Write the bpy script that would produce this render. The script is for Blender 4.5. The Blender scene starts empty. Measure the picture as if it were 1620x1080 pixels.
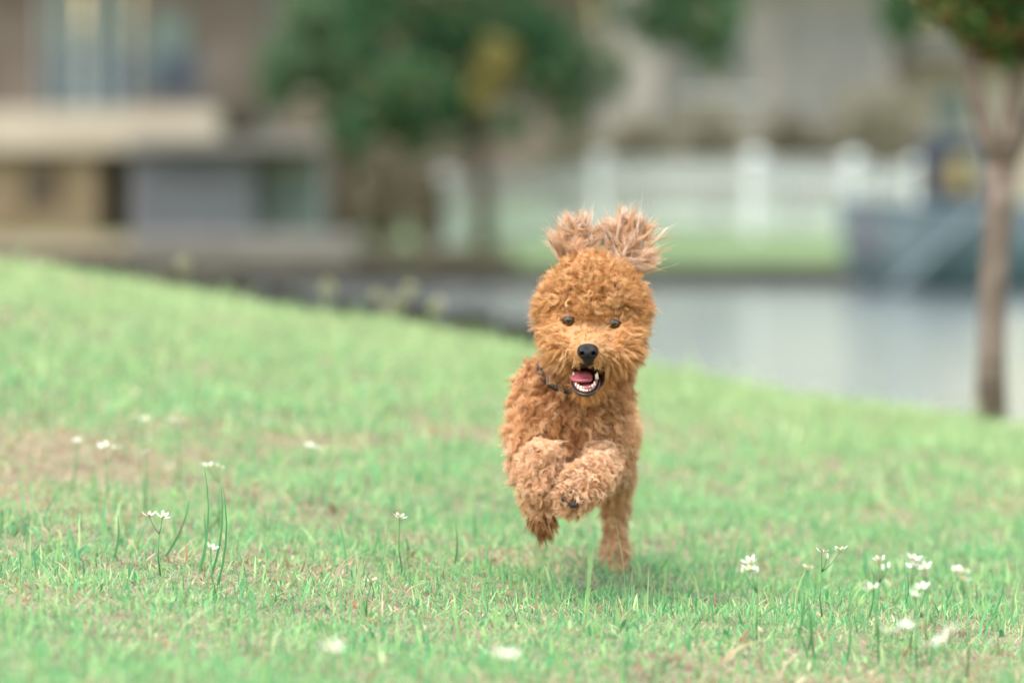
import bpy, bmesh, math, random
import numpy as np
from mathutils import Vector, Matrix

random.seed(7)
RNG = np.random.default_rng(11)
scene = bpy.context.scene
COL = scene.collection

# ------------------------------------------------------------------ camera, sky, sun, exposure
FPX = 6075.0                      # 135 mm lens on a 36 mm sensor, in pixels of the 1620 px photograph
CAM_H = 0.57
D0 = 5.30                         # distance of the running dog
PITCH = math.atan(240.0 / FPX)
cam_data = bpy.data.cameras.new('camera')
cam = bpy.data.objects.new('camera', cam_data)
COL.objects.link(cam)
cam.location = (0, 0, CAM_H)
cam.rotation_euler = (math.pi / 2 - PITCH, 0, 0)
cam_data.lens = 135
cam_data.sensor_width = 36
cam_data.clip_start = 0.1
cam_data.clip_end = 3000
cam_data.dof.use_dof = True
cam_data.dof.focus_distance = D0 - 0.02
cam_data.dof.aperture_fstop = 2.35
scene.camera = cam

SUN_EL, SUN_AZ = math.radians(66), math.radians(215)     # azimuth from +Y, clockwise
world = bpy.data.worlds.new('World')
scene.world = world
world.use_nodes = True
wn = world.node_tree
sky = wn.nodes.new('ShaderNodeTexSky')
sky.sky_type = 'NISHITA'
sky.sun_disc = False
sky.sun_elevation = SUN_EL
sky.sun_rotation = SUN_AZ
sky.air_density = 2.8
sky.dust_density = 2.0
sky.ozone_density = 1.2
bg = wn.nodes['Background']
wn.links.new(sky.outputs[0], bg.inputs[0])
bg.inputs[1].default_value = 0.15
sun_data = bpy.data.lights.new('sun', 'SUN')
sun_data.energy = 1.5
sun_data.angle = math.radians(38)
sun_data.color = (1.0, 0.93, 0.82)
sun = bpy.data.objects.new('sun', sun_data)
COL.objects.link(sun)
sd = Vector((math.sin(SUN_AZ) * math.cos(SUN_EL), math.cos(SUN_AZ) * math.cos(SUN_EL), math.sin(SUN_EL)))
sun.rotation_euler = sd.to_track_quat('Z', 'Y').to_euler()
scene.view_settings.view_transform = 'Standard'
scene.view_settings.look = 'None'
scene.view_settings.gamma = 1
scene.view_settings.use_curve_mapping = False
scene.view_settings.exposure = 1.62
scene.render.engine = 'CYCLES'
scene.cycles.use_denoising = True
scene.cycles.max_bounces = 8
scene.cycles.diffuse_bounces = 4
scene.cycles.transmission_bounces = 6
scene.cycles.transparent_max_bounces = 8
scene.cycles.sample_clamp_indirect = 6
scene.cycles_curves.shape = 'RIBBONS'

# ------------------------------------------------------------------ helpers
CP, SP = math.cos(PITCH), math.sin(PITCH)
def P(px, py, d):
    """point that lies d metres along the lens axis, seen at a pixel of the photograph"""
    a = (px - 810.0) / FPX * d
    b = (540.0 - py) / FPX * d
    return np.array([a, CP * d + SP * b, CAM_H - SP * d + CP * b])

def lin(r, g, b):
    f = lambda c: c / 12.92 if c <= 0.04045 else ((c + 0.055) / 1.055) ** 2.4
    return np.array([f(r / 255), f(g / 255), f(b / 255)])

def sstep(a, b, x):
    t = np.clip((np.asarray(x, float) - a) / (np.asarray(b) - a), 0, 1)
    return t * t * (3 - 2 * t)

def tag(o, label=None, cat=None, group=None, kind=None):
    if label: o['label'] = label
    if cat: o['category'] = cat
    if group: o['group'] = group
    if kind: o['kind'] = kind
    return o

def link(name, data, mat=None, parent=None):
    o = bpy.data.objects.new(name, data)
    COL.objects.link(o)
    if mat is not None and hasattr(data, 'materials') and not len(data.materials):
        data.materials.append(mat)
    if parent is not None:
        o.parent = parent
    return o

def empty(name, loc=(0, 0, 0), rz=0.0):
    o = bpy.data.objects.new(name, None)
    COL.objects.link(o)
    o.location = loc
    o.rotation_euler = (0, 0, rz)
    o.empty_display_size = 0.1
    return o

def np_mesh(name, verts, faces, smooth=False):
    """verts (n,3); faces (m,k) all of the same size"""
    me = bpy.data.meshes.new(name)
    verts = np.ascontiguousarray(verts, np.float32)
    faces = np.ascontiguousarray(faces, np.int32)
    m, k = faces.shape
    me.vertices.add(len(verts)); me.vertices.foreach_set('co', verts.ravel())
    me.loops.add(m * k); me.loops.foreach_set('vertex_index', faces.ravel())
    me.polygons.add(m)
    me.polygons.foreach_set('loop_start', np.arange(m, dtype=np.int32) * k)
    me.polygons.foreach_set('loop_total', np.full(m, k, np.int32))
    me.polygons.foreach_set('use_smooth', np.full(m, smooth, bool))
    me.update(calc_edges=True)
    me.validate()
    return me

def point_color(me, name, cols):
    at = me.attributes.new(name, 'FLOAT_COLOR', 'POINT')
    c = np.ones((len(cols), 4), np.float32); c[:, :3] = cols
    at.data.foreach_set('color', c.ravel())

class MB:
    """collects boxes and tubes into one mesh"""
    def __init__(self): self.bm = bmesh.new()
    def box(self, c, s, rot=None, bevel=0.0):
        r = bmesh.ops.create_cube(self.bm, size=1.0)
        vs = r['verts']
        M = Matrix.Translation(Vector(c)) @ (rot.to_4x4() if rot else Matrix.Identity(4)) @ Matrix.Diagonal((s[0], s[1], s[2], 1))
        bmesh.ops.transform(self.bm, matrix=M, verts=vs)
        if bevel:
            es = list({e for v in vs for e in v.link_edges})
            bmesh.ops.bevel(self.bm, geom=es, offset=bevel, segments=2, affect='EDGES', profile=0.5)
        return self
    def tube(self, pts, radii, n=8):
        pts = [Vector(p) for p in pts]
        rings = []
        up = Vector((0.13, 0.21, 1)).normalized()
        for i, p in enumerate(pts):
            t = (pts[min(i + 1, len(pts) - 1)] - pts[max(i - 1, 0)]).normalized()
            a = t.cross(up)
            if a.length < 0.05: a = t.cross(Vector((1, 0, 0)))
            a.normalize(); b = t.cross(a)
            r = radii[i]
            rings.append([self.bm.verts.new(p + (a * math.cos(2 * math.pi * k / n) + b * math.sin(2 * math.pi * k / n)) * r) for k in range(n)])
        for i in range(len(rings) - 1):
            for k in range(n):
                self.bm.faces.new((rings[i][k], rings[i][(k + 1) % n], rings[i + 1][(k + 1) % n], rings[i + 1][k]))
        self.bm.faces.new(rings[0][::-1]); self.bm.faces.new(rings[-1])
        return self
    def build(self, name, mat, parent=None, smooth=False):
        bmesh.ops.recalc_face_normals(self.bm, faces=self.bm.faces)
        me = bpy.data.meshes.new(name)
        self.bm.to_mesh(me); self.bm.free()
        if smooth:
            me.polygons.foreach_set('use_smooth', np.ones(len(me.polygons), bool))
        return link(name, me, mat, parent)

# ------------------------------------------------------------------ materials
def mat_new(name):
    m = bpy.data.materials.new(name)
    m.use_nodes = True
    return m, m.node_tree, m.node_tree.nodes['Principled BSDF']

def mat_noise(name, c1, c2, scale=6.0, rough=0.8, bump=0.0, detail=5, c3=None, spec=0.3, coat=0.0, metallic=0.0):
    m, nt, p = mat_new(name)
    tc = nt.nodes.new('ShaderNodeTexCoord')
    nz = nt.nodes.new('ShaderNodeTexNoise'); nz.inputs['Scale'].default_value = scale; nz.inputs['Detail'].default_value = detail
    rp = nt.nodes.new('ShaderNodeValToRGB')
    rp.color_ramp.elements[0].position = 0.32; rp.color_ramp.elements[1].position = 0.68
    rp.color_ramp.elements[0].color = (*c1, 1); rp.color_ramp.elements[1].color = (*c2, 1)
    if c3 is not None:
        e = rp.color_ramp.elements.new(0.5); e.color = (*c3, 1)
    nt.links.new(tc.outputs['Object'], nz.inputs['Vector'])
    nt.links.new(nz.outputs['Fac'], rp.inputs['Fac'])
    nt.links.new(rp.outputs['Color'], p.inputs['Base Color'])
    p.inputs['Roughness'].default_value = rough
    p.inputs['Specular IOR Level'].default_value = spec
    p.inputs['Coat Weight'].default_value = coat
    p.inputs['Metallic'].default_value = metallic
    if bump:
        b = nt.nodes.new('ShaderNodeBump'); b.inputs['Strength'].default_value = bump; b.inputs['Distance'].default_value = 0.02
        nt.links.new(nz.outputs['Fac'], b.inputs['Height']); nt.links.new(b.outputs['Normal'], p.inputs['Normal'])
    return m

def mat_attr(name, attr, transl=0.35, rough=0.6, spec=0.25):
    """colour from a per-blade / per-hair attribute, part of the light passing through"""
    m, nt, p = mat_new(name)
    at = nt.nodes.new('ShaderNodeAttribute'); at.attribute_name = attr
    p.inputs['Roughness'].default_value = rough
    p.inputs['Specular IOR Level'].default_value = spec
    nt.links.new(at.outputs['Color'], p.inputs['Base Color'])
    tr = nt.nodes.new('ShaderNodeBsdfTranslucent')
    nt.links.new(at.outputs['Color'], tr.inputs['Color'])
    mx = nt.nodes.new('ShaderNodeMixShader'); mx.inputs[0].default_value = transl
    nt.links.new(p.outputs[0], mx.inputs[1]); nt.links.new(tr.outputs[0], mx.inputs[2])
    nt.links.new(mx.outputs[0], nt.nodes['Material Output'].inputs['Surface'])
    return m

M = {}
M['soil'] = mat_noise('thatch_soil', (0.10, 0.062, 0.04), (0.11, 0.14, 0.06), 14, 0.95, 0.5, 8, (0.21, 0.165, 0.105))
M['far_grass'] = mat_noise('far_lawn', (0.085, 0.13, 0.055), (0.125, 0.165, 0.075), 1.5, 0.9)
M['pond_bed'] = mat_noise('pond_bed', (0.06, 0.06, 0.045), (0.09, 0.085, 0.06), 1.0, 0.95)
M['grass'] = mat_attr('grass_blades', 'gcol', 0.40, 0.55, 0.2)
M['bark'] = mat_noise('bark', (0.085, 0.062, 0.05), (0.18, 0.14, 0.12), 18, 0.9, 0.5)
M['bark_dark'] = mat_noise('bark_dark', (0.04, 0.03, 0.022), (0.085, 0.062, 0.048), 8, 0.95, 0.5)
M['leaf'] = mat_attr('leaves', 'gcol', 0.30, 0.6, 0.12)
M['tan'] = mat_noise('tan_stucco', (0.14, 0.098, 0.058), (0.20, 0.15, 0.10), 1.6, 0.9, 0.2, 5, (0.165, 0.12, 0.075))
M['brown_wall'] = mat_noise('brown_stone', (0.095, 0.07, 0.056), (0.165, 0.135, 0.115), 1.4, 0.9, 0.3)
M['cream'] = mat_noise('cream_concrete', (0.30, 0.25, 0.20), (0.37, 0.32, 0.265), 1.0, 0.85)
M['bluegrey'] = mat_noise('bluegrey_paint', (0.085, 0.092, 0.112), (0.12, 0.126, 0.146), 1.0, 0.7)
M['greyteal'] = mat_noise('greyteal_paint', (0.13, 0.155, 0.155), (0.19, 0.21, 0.21), 1.0, 0.7)
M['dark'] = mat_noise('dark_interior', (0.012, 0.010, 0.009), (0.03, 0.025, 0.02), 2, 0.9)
M['concrete'] = mat_noise('grey_concrete', (0.10, 0.09, 0.085), (0.15, 0.135, 0.125), 1.2, 0.9)
M['wood_wet'] = mat_noise('weathered_bulkhead', (0.04, 0.034, 0.028), (0.075, 0.064, 0.052), 3, 0.9)
M['white'] = mat_noise('white_paint', (0.42, 0.45, 0.46), (0.50, 0.53, 0.54), 3, 0.6)
M['pale_wall'] = mat_noise('pale_stucco', (0.20, 0.178, 0.165), (0.27, 0.24, 0.225), 0.8, 0.9)
M['grey_roof'] = mat_noise('grey_shingle', (0.14, 0.13, 0.13), (0.19, 0.18, 0.175), 2.0, 0.9)
M['rail'] = mat_noise('dark_blue_rail', (0.05, 0.06, 0.085), (0.08, 0.09, 0.12), 3, 0.6)
M['hull'] = mat_noise('boat_hull', (0.085, 0.12, 0.145), (0.13, 0.17, 0.195), 1.3, 0.5)
M['hull_low'] = mat_noise('boat_teal_stripe', (0.045, 0.085, 0.10), (0.065, 0.11, 0.12), 1.3, 0.5)
M['navy'] = mat_noise('navy_canvas', (0.012, 0.02, 0.04), (0.03, 0.045, 0.075), 3, 0.8)
M['yellow'] = mat_noise('yellow_vinyl', (0.20, 0.155, 0.055), (0.26, 0.21, 0.09), 3, 0.6)
M['alu'] = mat_noise('dull_aluminium', (0.33, 0.36, 0.38), (0.42, 0.45, 0.46), 3, 0.5)
mt, nt, p = mat_new('window_glass')
p.inputs['Base Color'].default_value = (0.07, 0.13, 0.145, 1); p.inputs['Roughness'].default_value = 0.08; p.inputs['Specular IOR Level'].default_value = 0.6
M['glass'] = mt
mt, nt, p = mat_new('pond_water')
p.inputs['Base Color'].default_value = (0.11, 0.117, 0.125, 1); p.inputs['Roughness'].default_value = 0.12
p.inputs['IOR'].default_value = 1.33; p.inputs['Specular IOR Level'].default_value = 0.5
tc = nt.nodes.new('ShaderNodeTexCoord'); mp = nt.nodes.new('ShaderNodeMapping'); mp.inputs['Scale'].default_value = (0.7, 2.2, 1)
nz = nt.nodes.new('ShaderNodeTexNoise'); nz.inputs['Scale'].default_value = 2.0; nz.inputs['Detail'].default_value = 3
bp = nt.nodes.new('ShaderNodeBump'); bp.inputs['Strength'].default_value = 0.8; bp.inputs['Distance'].default_value = 0.08
nt.links.new(tc.outputs['Object'], mp.inputs[0]); nt.links.new(mp.outputs[0], nz.inputs['Vector'])
nt.links.new(nz.outputs['Fac'], bp.inputs['Height']); nt.links.new(bp.outputs[0], p.inputs['Normal'])
M['water'] = mt

# ------------------------------------------------------------------ ground, water, far bank
WATER_Z = -0.70
YC = 9.6
def bumps(x, y):
    return (0.010 * np.sin(3.1 * x + 1.7 * y) * np.sin(2.3 * y - 1.1 * x + 0.6) + 0.006 * np.sin(7.9 * x - 5.3 * y + 1.0)
            + 0.004 * np.sin(13.1 * x + 11.7 * y) + 0.003 * np.sin(23 * x - 17 * y + 2.0))
def H(x, y):
    x = np.asarray(x, float); y = np.asarray(y, float)
    k = 0.05 + 0.112 * sstep(4.8, 10.5, y)
    xs = 3.0 * np.tanh(x / 3.0)
    z = -k * xs + bumps(x, y) + 0.158 * sstep(5.2, 10.2, y)
    over = np.maximum(y - (YC - 0.25 * x), 0)
    return np.maximum(z - 0.055 * over ** 2, -1.9)

def grid_mesh(name, xs, ys, fn):
    X, Y = np.meshgrid(xs, ys)
    V = np.stack([X, Y, fn(X, Y)], -1).reshape(-1, 3)
    nx, ny = len(xs), len(ys)
    i = np.arange(nx - 1)[None, :] + nx * np.arange(ny - 1)[:, None]
    F = np.stack([i, i + 1, i + 1 + nx, i + nx], -1).reshape(-1, 4)
    return np_mesh(name, V, F, True)

xs = np.concatenate([np.linspace(-60, -4, 30)[:-1], np.linspace(-4, 4, 161), np.linspace(4, 60, 30)[1:]])
ys = np.concatenate([np.linspace(-30, 2, 20)[:-1], np.linspace(2, 13, 221), np.linspace(13, 20, 30)[1:]])
tag(link('ground', grid_mesh('ground', xs, ys, H), M['soil']), 'grassy hillside sloping down from left to right', 'ground', kind='structure')

base = grid_mesh('pond_bed', np.linspace(-900, 900, 5), np.linspace(-400, 1800, 5), lambda X, Y: X * 0 - 1.95)
tag(link('pond_bed', base, M['pond_bed']), 'flat ground under the pond reaching the horizon', 'ground', kind='structure')
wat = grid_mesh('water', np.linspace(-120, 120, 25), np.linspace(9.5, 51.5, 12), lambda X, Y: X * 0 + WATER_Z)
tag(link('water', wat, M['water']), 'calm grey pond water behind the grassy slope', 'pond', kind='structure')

def FB(x, y):
    left = 1 - sstep(-1.3, 1.8, x)
    edge = -0.50 + 0.06 * left
    top = -0.10 - 0.25 * left
    z = edge + (top - edge) * sstep(51.4, 55, y)
    return z + 0.9 * sstep(70, 140, y)
fxs = np.concatenate([np.linspace(-600, -16, 12)[:-1], np.linspace(-16, 16, 65), np.linspace(16, 600, 12)[1:]])
fys = np.concatenate([np.linspace(51.2, 60, 30)[:-1], np.linspace(60, 1500, 30)])
tag(link('far_bank', grid_mesh('far_bank', fxs, fys, FB), M['far_grass']), 'mown green lawn of the bank across the pond', 'lawn', kind='structure')

# retaining wall of the far bank, board by board
bulk = tag(empty('retaining_wall', (0, 51.1, WATER_Z)), 'dark weathered plank retaining wall along the far bank', 'wall')
for i in range(44):
    x = -10 + 0.5 * i
    zt = float(FB(x, 51.2)) + 0.04 + random.uniform(-0.01, 0.01)
    MB().box((x, 51.1 + random.uniform(-.01, .01) - 51.1, (zt - 1.6) / 2 - WATER_Z), (0.47, 0.09, zt + 1.6)).build('plank', M['wood_wet'], bulk)
mb = MB().box((2.75, -0.08, -0.46 - WATER_Z), (13, 0.10, 0.07)).build('cap_rail', M['wood_wet'], bulk)

# ------------------------------------------------------------------ foliage helpers
def leaf_mesh(name, blobs, n, size, cols, squash=1.0, droop=0.0, shell=0.55):
    """leaf-sized folded faces spread through ellipsoidal clumps: blobs = [(centre, radii, weight)]"""
    w = np.array([b[2] for b in blobs], float); w /= w.sum()
    which = RNG.choice(len(blobs), n, p=w)
    C = np.array([b[0] for b in blobs], float)[which]; R = np.array([b[1] for b in blobs], float)[which]
    v = RNG.normal(size=(n, 3)); v /= np.linalg.norm(v, axis=1)[:, None]
    rad = shell + (1 - shell) * RNG.random(n) ** 0.6
    clump = 0.85 + 0.22 * np.sin(v[:, 0] * 5 + which) * np.sin(v[:, 1] * 4 + 2 * which) * np.sin(v[:, 2] * 6)
    c = C + v * R * (rad * clump)[:, None]
    a = RNG.normal(size=(n, 3)); a[:, 2] -= droop; a /= np.linalg.norm(a, axis=1)[:, None]
    b = np.cross(a, RNG.normal(size=(n, 3))); b /= np.linalg.norm(b, axis=1)[:, None]
    nn = np.cross(a, b)
    s = size * RNG.uniform(0.6, 1.4, n)[:, None]
    V = np.stack([c - a * s * 0.5, c + b * s * 0.22 + nn * s * 0.06, c + a * s * 0.5, c - b * s * 0.22 + nn * s * 0.06], 1).reshape(-1, 3)
    i = np.arange(n)[:, None] * 4
    F = np.concatenate([i + [0, 1, 2], i + [0, 2, 3]])
    me = np_mesh(name, V, F)
    cols = np.array(cols)
    cc = cols[RNG.integers(0, len(cols), n)] * RNG.uniform(0.75, 1.25, (n, 1))
    point_color(me, 'gcol', np.repeat(cc, 4, axis=0))
    return me

def tree(name, label, base, limbs, blobs, n, size, cols, group, barkm, droop=0.3, rad=0.14):
    root = tag(empty(name, base), label, 'tree', group)
    B = np.array(base)
    mb = MB()
    for pts, rr in limbs:
        mb.tube([np.array(q) - B for q in pts], rr, 9)
    mb.build('trunk', barkm, root, True)
    me = leaf_mesh('crown', [(np.array(c) - B, r, w) for c, r, w in blobs], n, size, cols, droop=droop)
    tag(link('crown', me, M['leaf'], root), kind='stuff')
    return root

DG = [(0.032, 0.115, 0.055), (0.05, 0.15, 0.07), (0.022, 0.085, 0.045), (0.085, 0.19, 0.08), (0.15, 0.15, 0.06)]
MG = [(0.10, 0.18, 0.09), (0.13, 0.21, 0.11), (0.08, 0.15, 0.075)]
OL = [(0.21, 0.19, 0.13), (0.27, 0.24, 0.17), (0.17, 0.16, 0.105), (0.30, 0.265, 0.20)]
BO = [(0.15, 0.13, 0.09), (0.20, 0.165, 0.12), (0.13, 0.115, 0.075)]
RB = [(0.15, 0.075, 0.03), (0.05, 0.11, 0.03), (0.08, 0.15, 0.04), (0.17, 0.10, 0.04), (0.04, 0.085, 0.025), (0.06, 0.13, 0.035)]
def blob(px, py, d, rx, ry, w, rd=None):
    s = d / FPX
    return (P(px, py, d), (rx * s, (rd or (rx + ry) / 2) * s, ry * s), w)

# main dark green tree: crown runs on above the frame
d = 57.0
b0 = P(765, 395, d); b0[2] = float(FB(b0[0], b0[1])) - 0.05
main_tree = tree('broadleaf_tree', 'big dark green tree with hanging boughs beyond the pond', b0,
     [([b0, P(764, 300, d), P(755, 180, d), P(745, 20, d), P(760, -220, d)], [0.15, 0.13, 0.12, 0.10, 0.05]),
      ([P(757, 200, d), P(680, 110, d), P(620, 40, d)], [0.09, 0.06, 0.03]),
      ([P(752, 150, d), P(850, 60, d), P(900, 0, d), P(1080, -90, d - 1)], [0.09, 0.07, 0.05, 0.02]),
      ([P(747, 60, d), P(640, -120, d), P(560, -240, d)], [0.08, 0.05, 0.02])],
     [blob(620, 60, d, 95, 95, 3), blob(660, 150, d - .6, 95, 70, 2.6), blob(620, 185, d, 60, 40, 1), blob(770, 40, d, 130, 80, 3.2), blob(880, 95, d, 75, 85, 2.4),
      blob(735, 130, d, 70, 60, 1.4), blob(1115, 20, d - 1, 70, 90, 2.2), blob(1080, -60, d - 1, 120, 60, 2), blob(760, -160, d, 330, 150, 8), blob(560, -100, d, 160, 120, 3), blob(600, 200, d, 70, 45, .7), blob(980, 10, d, 80, 40, .5), blob(800, 180, d, 60, 50, .4), blob(545, 195, d, 40, 40, .3), blob(650, 225, d, 45, 35, .35), blob(715, 210, d, 40, 40, .3), blob(905, 180, d, 45, 45, .35), blob(965, 110, d, 40, 60, .35), blob(1040, 40, d, 50, 50, .4), blob(1130, 95, d, 45, 40, .3)],
     8600, 0.24, DG, 'trees beyond the pond', M['bark_dark'])
me = leaf_mesh('yellowing_bough', [(P(790, 100, d - 1.6) - b0, (.42, .3, .38), 1), (P(770, 150, d - 1.5) - b0, (.3, .3, .3), .5)], 420, 0.2, [(0.26, 0.20, 0.06), (0.20, 0.17, 0.06), (0.16, 0.16, 0.06)], shell=.1)
tag(link('yellowing_bough', me, M['leaf'], main_tree), 'yellowing patch of leaves in the dark crown', kind='stuff')
d = 60.0
b0 = P(540, 360, d); b0[2] = float(FB(b0[0], b0[1])) - 0.05
tree('broadleaf_tree', 'lighter green tree with a dark brown trunk next to the grey boathouse', b0,
     [([b0, P(538, 290, d), P(530, 210, d), P(500, 110, d), P(480, 0, d)], [0.24, 0.22, 0.19, 0.1, 0.04]),
      ([P(531, 215, d), P(570, 140, d), P(580, 60, d)], [0.1, 0.07, 0.03])],
     [blob(480, 95, d, 75, 60, 2), blob(540, 130, d, 50, 45, 1), blob(520, 20, d, 90, 60, 2.0), blob(440, 140, d, 40, 40, .6), blob(575, 235, d, 38, 50, .8)],
     3800, 0.16, MG, 'trees beyond the pond', M['bark_dark'])
d = 74.0
b0 = P(1432, 330, d); b0[2] = float(FB(b0[0], b0[1])) - 0.05
tree('broadleaf_tree', 'dark evergreen tree rising beside the end of the pale house', b0,
     [([b0, P(1432, 200, d), P(1428, 60, d), P(1430, -160, d)], [0.15, 0.13, 0.10, 0.04])],
     [blob(1428, 20, d, 48, 62, 1.2), blob(1440, -110, d, 120, 90, 3)],
     3500, 0.18, DG, 'trees beyond the pond', M['bark_dark'])

# bushes behind the white fence
bushes = [(900, 250, 61, 70, 60, OL, 'dry olive shrub at the left end of the row behind the fence'),
          (1010, 240, 62, 80, 75, OL, 'wide dry olive shrub behind the second bay of fence'),
          (1130, 215, 63, 85, 85, OL, 'tall straw coloured shrub behind the white fence'),
          (1265, 225, 61, 75, 65, BO, 'brownish shrub in the row behind the fence'),
          (1390, 205, 63, 90, 95, OL, 'tallest straw coloured shrub nearest the dark evergreen')]
for px, py, d, rx, ry, cols, lb in bushes:
    b0 = P(px, 330, d); b0[2] = float(FB(b0[0], b0[1])) - .02
    r = tag(empty('shrub', b0), lb, 'shrub', 'shrubs behind the fence')
    mb = MB()
    for k in range(5):
        q = P(px + random.uniform(-.6, .6) * rx, py + random.uniform(-.5, .3) * ry, d + random.uniform(-.4, .4)) - b0
        mb.tube([np.array((random.uniform(-.1, .1), random.uniform(-.1, .1), -.05)), q * 0.5 + np.array((.03, 0, .05)), q], [0.035, 0.025, 0.008], 6)
    st = mb.build('stem', M['bark_dark'], r); st['kind'] = 'stuff'
    B = [blob(px + random.uniform(-.4, .4) * rx, py + random.uniform(-.2, .5) * ry, d, rx * .7, ry * .7, 1) for k in range(5)] + [blob(px, 300, d, rx * .9, 45, 1.3)]
    me = leaf_mesh('foliage', [(np.array(c) - b0, rr, w) for c, rr, w in B], 2600, 0.13, cols)
    tag(link('foliage', me, M['leaf'], r), kind='stuff')
for px, d, rx, lb in ((600, 56, 60, 'brown olive bush between the two tree trunks by the pond'), (665, 55, 50, 'low brown bush close to the short white gate')):
    b0 = P(px, 400, d); b0[2] = float(FB(b0[0], b0[1])) - .02
    r = tag(empty('shrub', b0), lb, 'shrub', 'brown shrubs by the pond')
    st = MB().tube([(0, 0, -.05), (.03, 0, .4), (.0, .05, .9)], [.05, .035, .01], 7).build('stem', M['bark_dark'], r)
    B = [blob(px + random.uniform(-.3, .3) * rx, 300 + random.uniform(-45, 60), d, rx * .7, 50, 1) for k in range(6)]
    me = leaf_mesh('foliage', [(np.array(c) - b0, rr, w) for c, rr, w in B], 2600, 0.12, BO)
    tag(link('foliage', me, M['leaf'], r), kind='stuff')

# brown growth on the bank left of the fence
for k, (px, d, rx, ry, lb) in enumerate(((575, 52.6, 45, 26, 'low brown bank shrub touching the end of the concrete dock'), (640, 53.0, 50, 30, 'low brown bank shrub below the bush between the trunks'),
                                         (712, 52.4, 48, 24, 'low brown bank shrub in front of the leftmost fence post'), (775, 52.6, 40, 18, 'lowest brown bank shrub beside the green lawn edge'))):
    b0 = P(px, 420, d); b0[2] = float(FB(b0[0], b0[1])) - .02
    r = tag(empty('shrub', b0), lb, 'shrub', 'low brown shrubs on the far bank')
    MB().tube([(0, 0, -.05), (.03, 0, .12), (.0, .05, .25)], [.03, .02, .008], 7).build('stem', M['bark_dark'], r)
    me = leaf_mesh('foliage', [(P(px + q * rx * .5, 412 - abs(q) * 3, d) - b0, (rx * .7 * d / FPX, .35, ry * d / FPX), 1) for q in (-1, 0, 1)], 1500, 0.09, BO)
    tag(link('foliage', me, M['leaf'], r), kind='stuff')
# dark near-shore growth; last three shrubs are added, standing in for dark water reflection
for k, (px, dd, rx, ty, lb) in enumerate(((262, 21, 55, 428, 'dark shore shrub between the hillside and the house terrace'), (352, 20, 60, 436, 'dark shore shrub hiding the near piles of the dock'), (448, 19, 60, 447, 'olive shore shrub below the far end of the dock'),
                                          (540, 18, 58, 462, 'dark shore shrub beside the tallest seed heads'), (640, 17, 60, 466, 'wide shrub added as the dark reflection on the water among the seed heads'), (735, 16, 60, 480, 'shrub added as the dark reflection on the water between the seed heads and the dog'), (815, 16, 50, 496, 'lowest shrub added as the dark reflection on the water right behind the dog'))):
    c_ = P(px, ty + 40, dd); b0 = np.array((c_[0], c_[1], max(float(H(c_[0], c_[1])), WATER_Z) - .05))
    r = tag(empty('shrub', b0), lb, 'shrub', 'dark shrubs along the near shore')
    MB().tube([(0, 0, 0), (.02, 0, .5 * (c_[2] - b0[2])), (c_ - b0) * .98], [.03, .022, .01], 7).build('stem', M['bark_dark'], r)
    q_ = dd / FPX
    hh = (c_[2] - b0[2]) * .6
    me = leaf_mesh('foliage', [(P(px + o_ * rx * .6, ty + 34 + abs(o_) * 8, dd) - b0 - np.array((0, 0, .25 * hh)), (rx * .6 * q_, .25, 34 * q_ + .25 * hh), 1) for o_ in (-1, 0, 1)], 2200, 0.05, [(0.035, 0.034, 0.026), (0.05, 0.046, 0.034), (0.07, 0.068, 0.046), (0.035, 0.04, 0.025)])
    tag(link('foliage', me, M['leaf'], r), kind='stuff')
# seed heads standing on the crest of the near slope
for k, (px, py, hh) in enumerate(((520, 455, .12), (598, 468, .13), (628, 478, .11), (648, 458, .14), (612, 500, .09), (690, 482, .12), (290, 418, .10))):
    dd = 10.4
    tp = P(px, py, dd); b0 = np.array((tp[0] + random.uniform(-.03, .03), tp[1], float(H(tp[0], tp[1])) - .01))
    r = tag(empty('seed_head', b0), 'pale fluffy seed head on a thin stalk at the edge of the slope', 'weed', 'pale weeds on the edge of the slope')
    MB().tube([(0, 0, 0), (tp - b0) * .6 + np.array((.01, 0, 0)), tp - b0], [.003, .002, .0015], 6).build('stalk', M['bark'], r)
    me = leaf_mesh('tuft', [(tp - b0, (.022, .022, .026), 1)], 160, 0.014, [(0.34, 0.34, 0.22), (0.42, 0.40, 0.28)], shell=.1)
    tag(link('tuft', me, M['leaf'], r), kind='stuff')

# ------------------------------------------------------------------ house on the left
def part_box(name, parent, mat, px0, px1, py0, py1, d, thick, B, bevel=0.0):
    """a slab whose front face is d metres away; position from the photograph, depth its own"""
    a = P(px0, py1, d); c = P(px1, py0, d)
    ctr = ((a[0] + c[0]) / 2 - B[0], (a[1] + c[1]) / 2 + thick / 2 - B[1], (a[2] + c[2]) / 2 - B[2])
    return MB().box(ctr, (abs(c[0] - a[0]), thick, abs(c[2] - a[2])), bevel=bevel).build(name, mat, parent)

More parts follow.
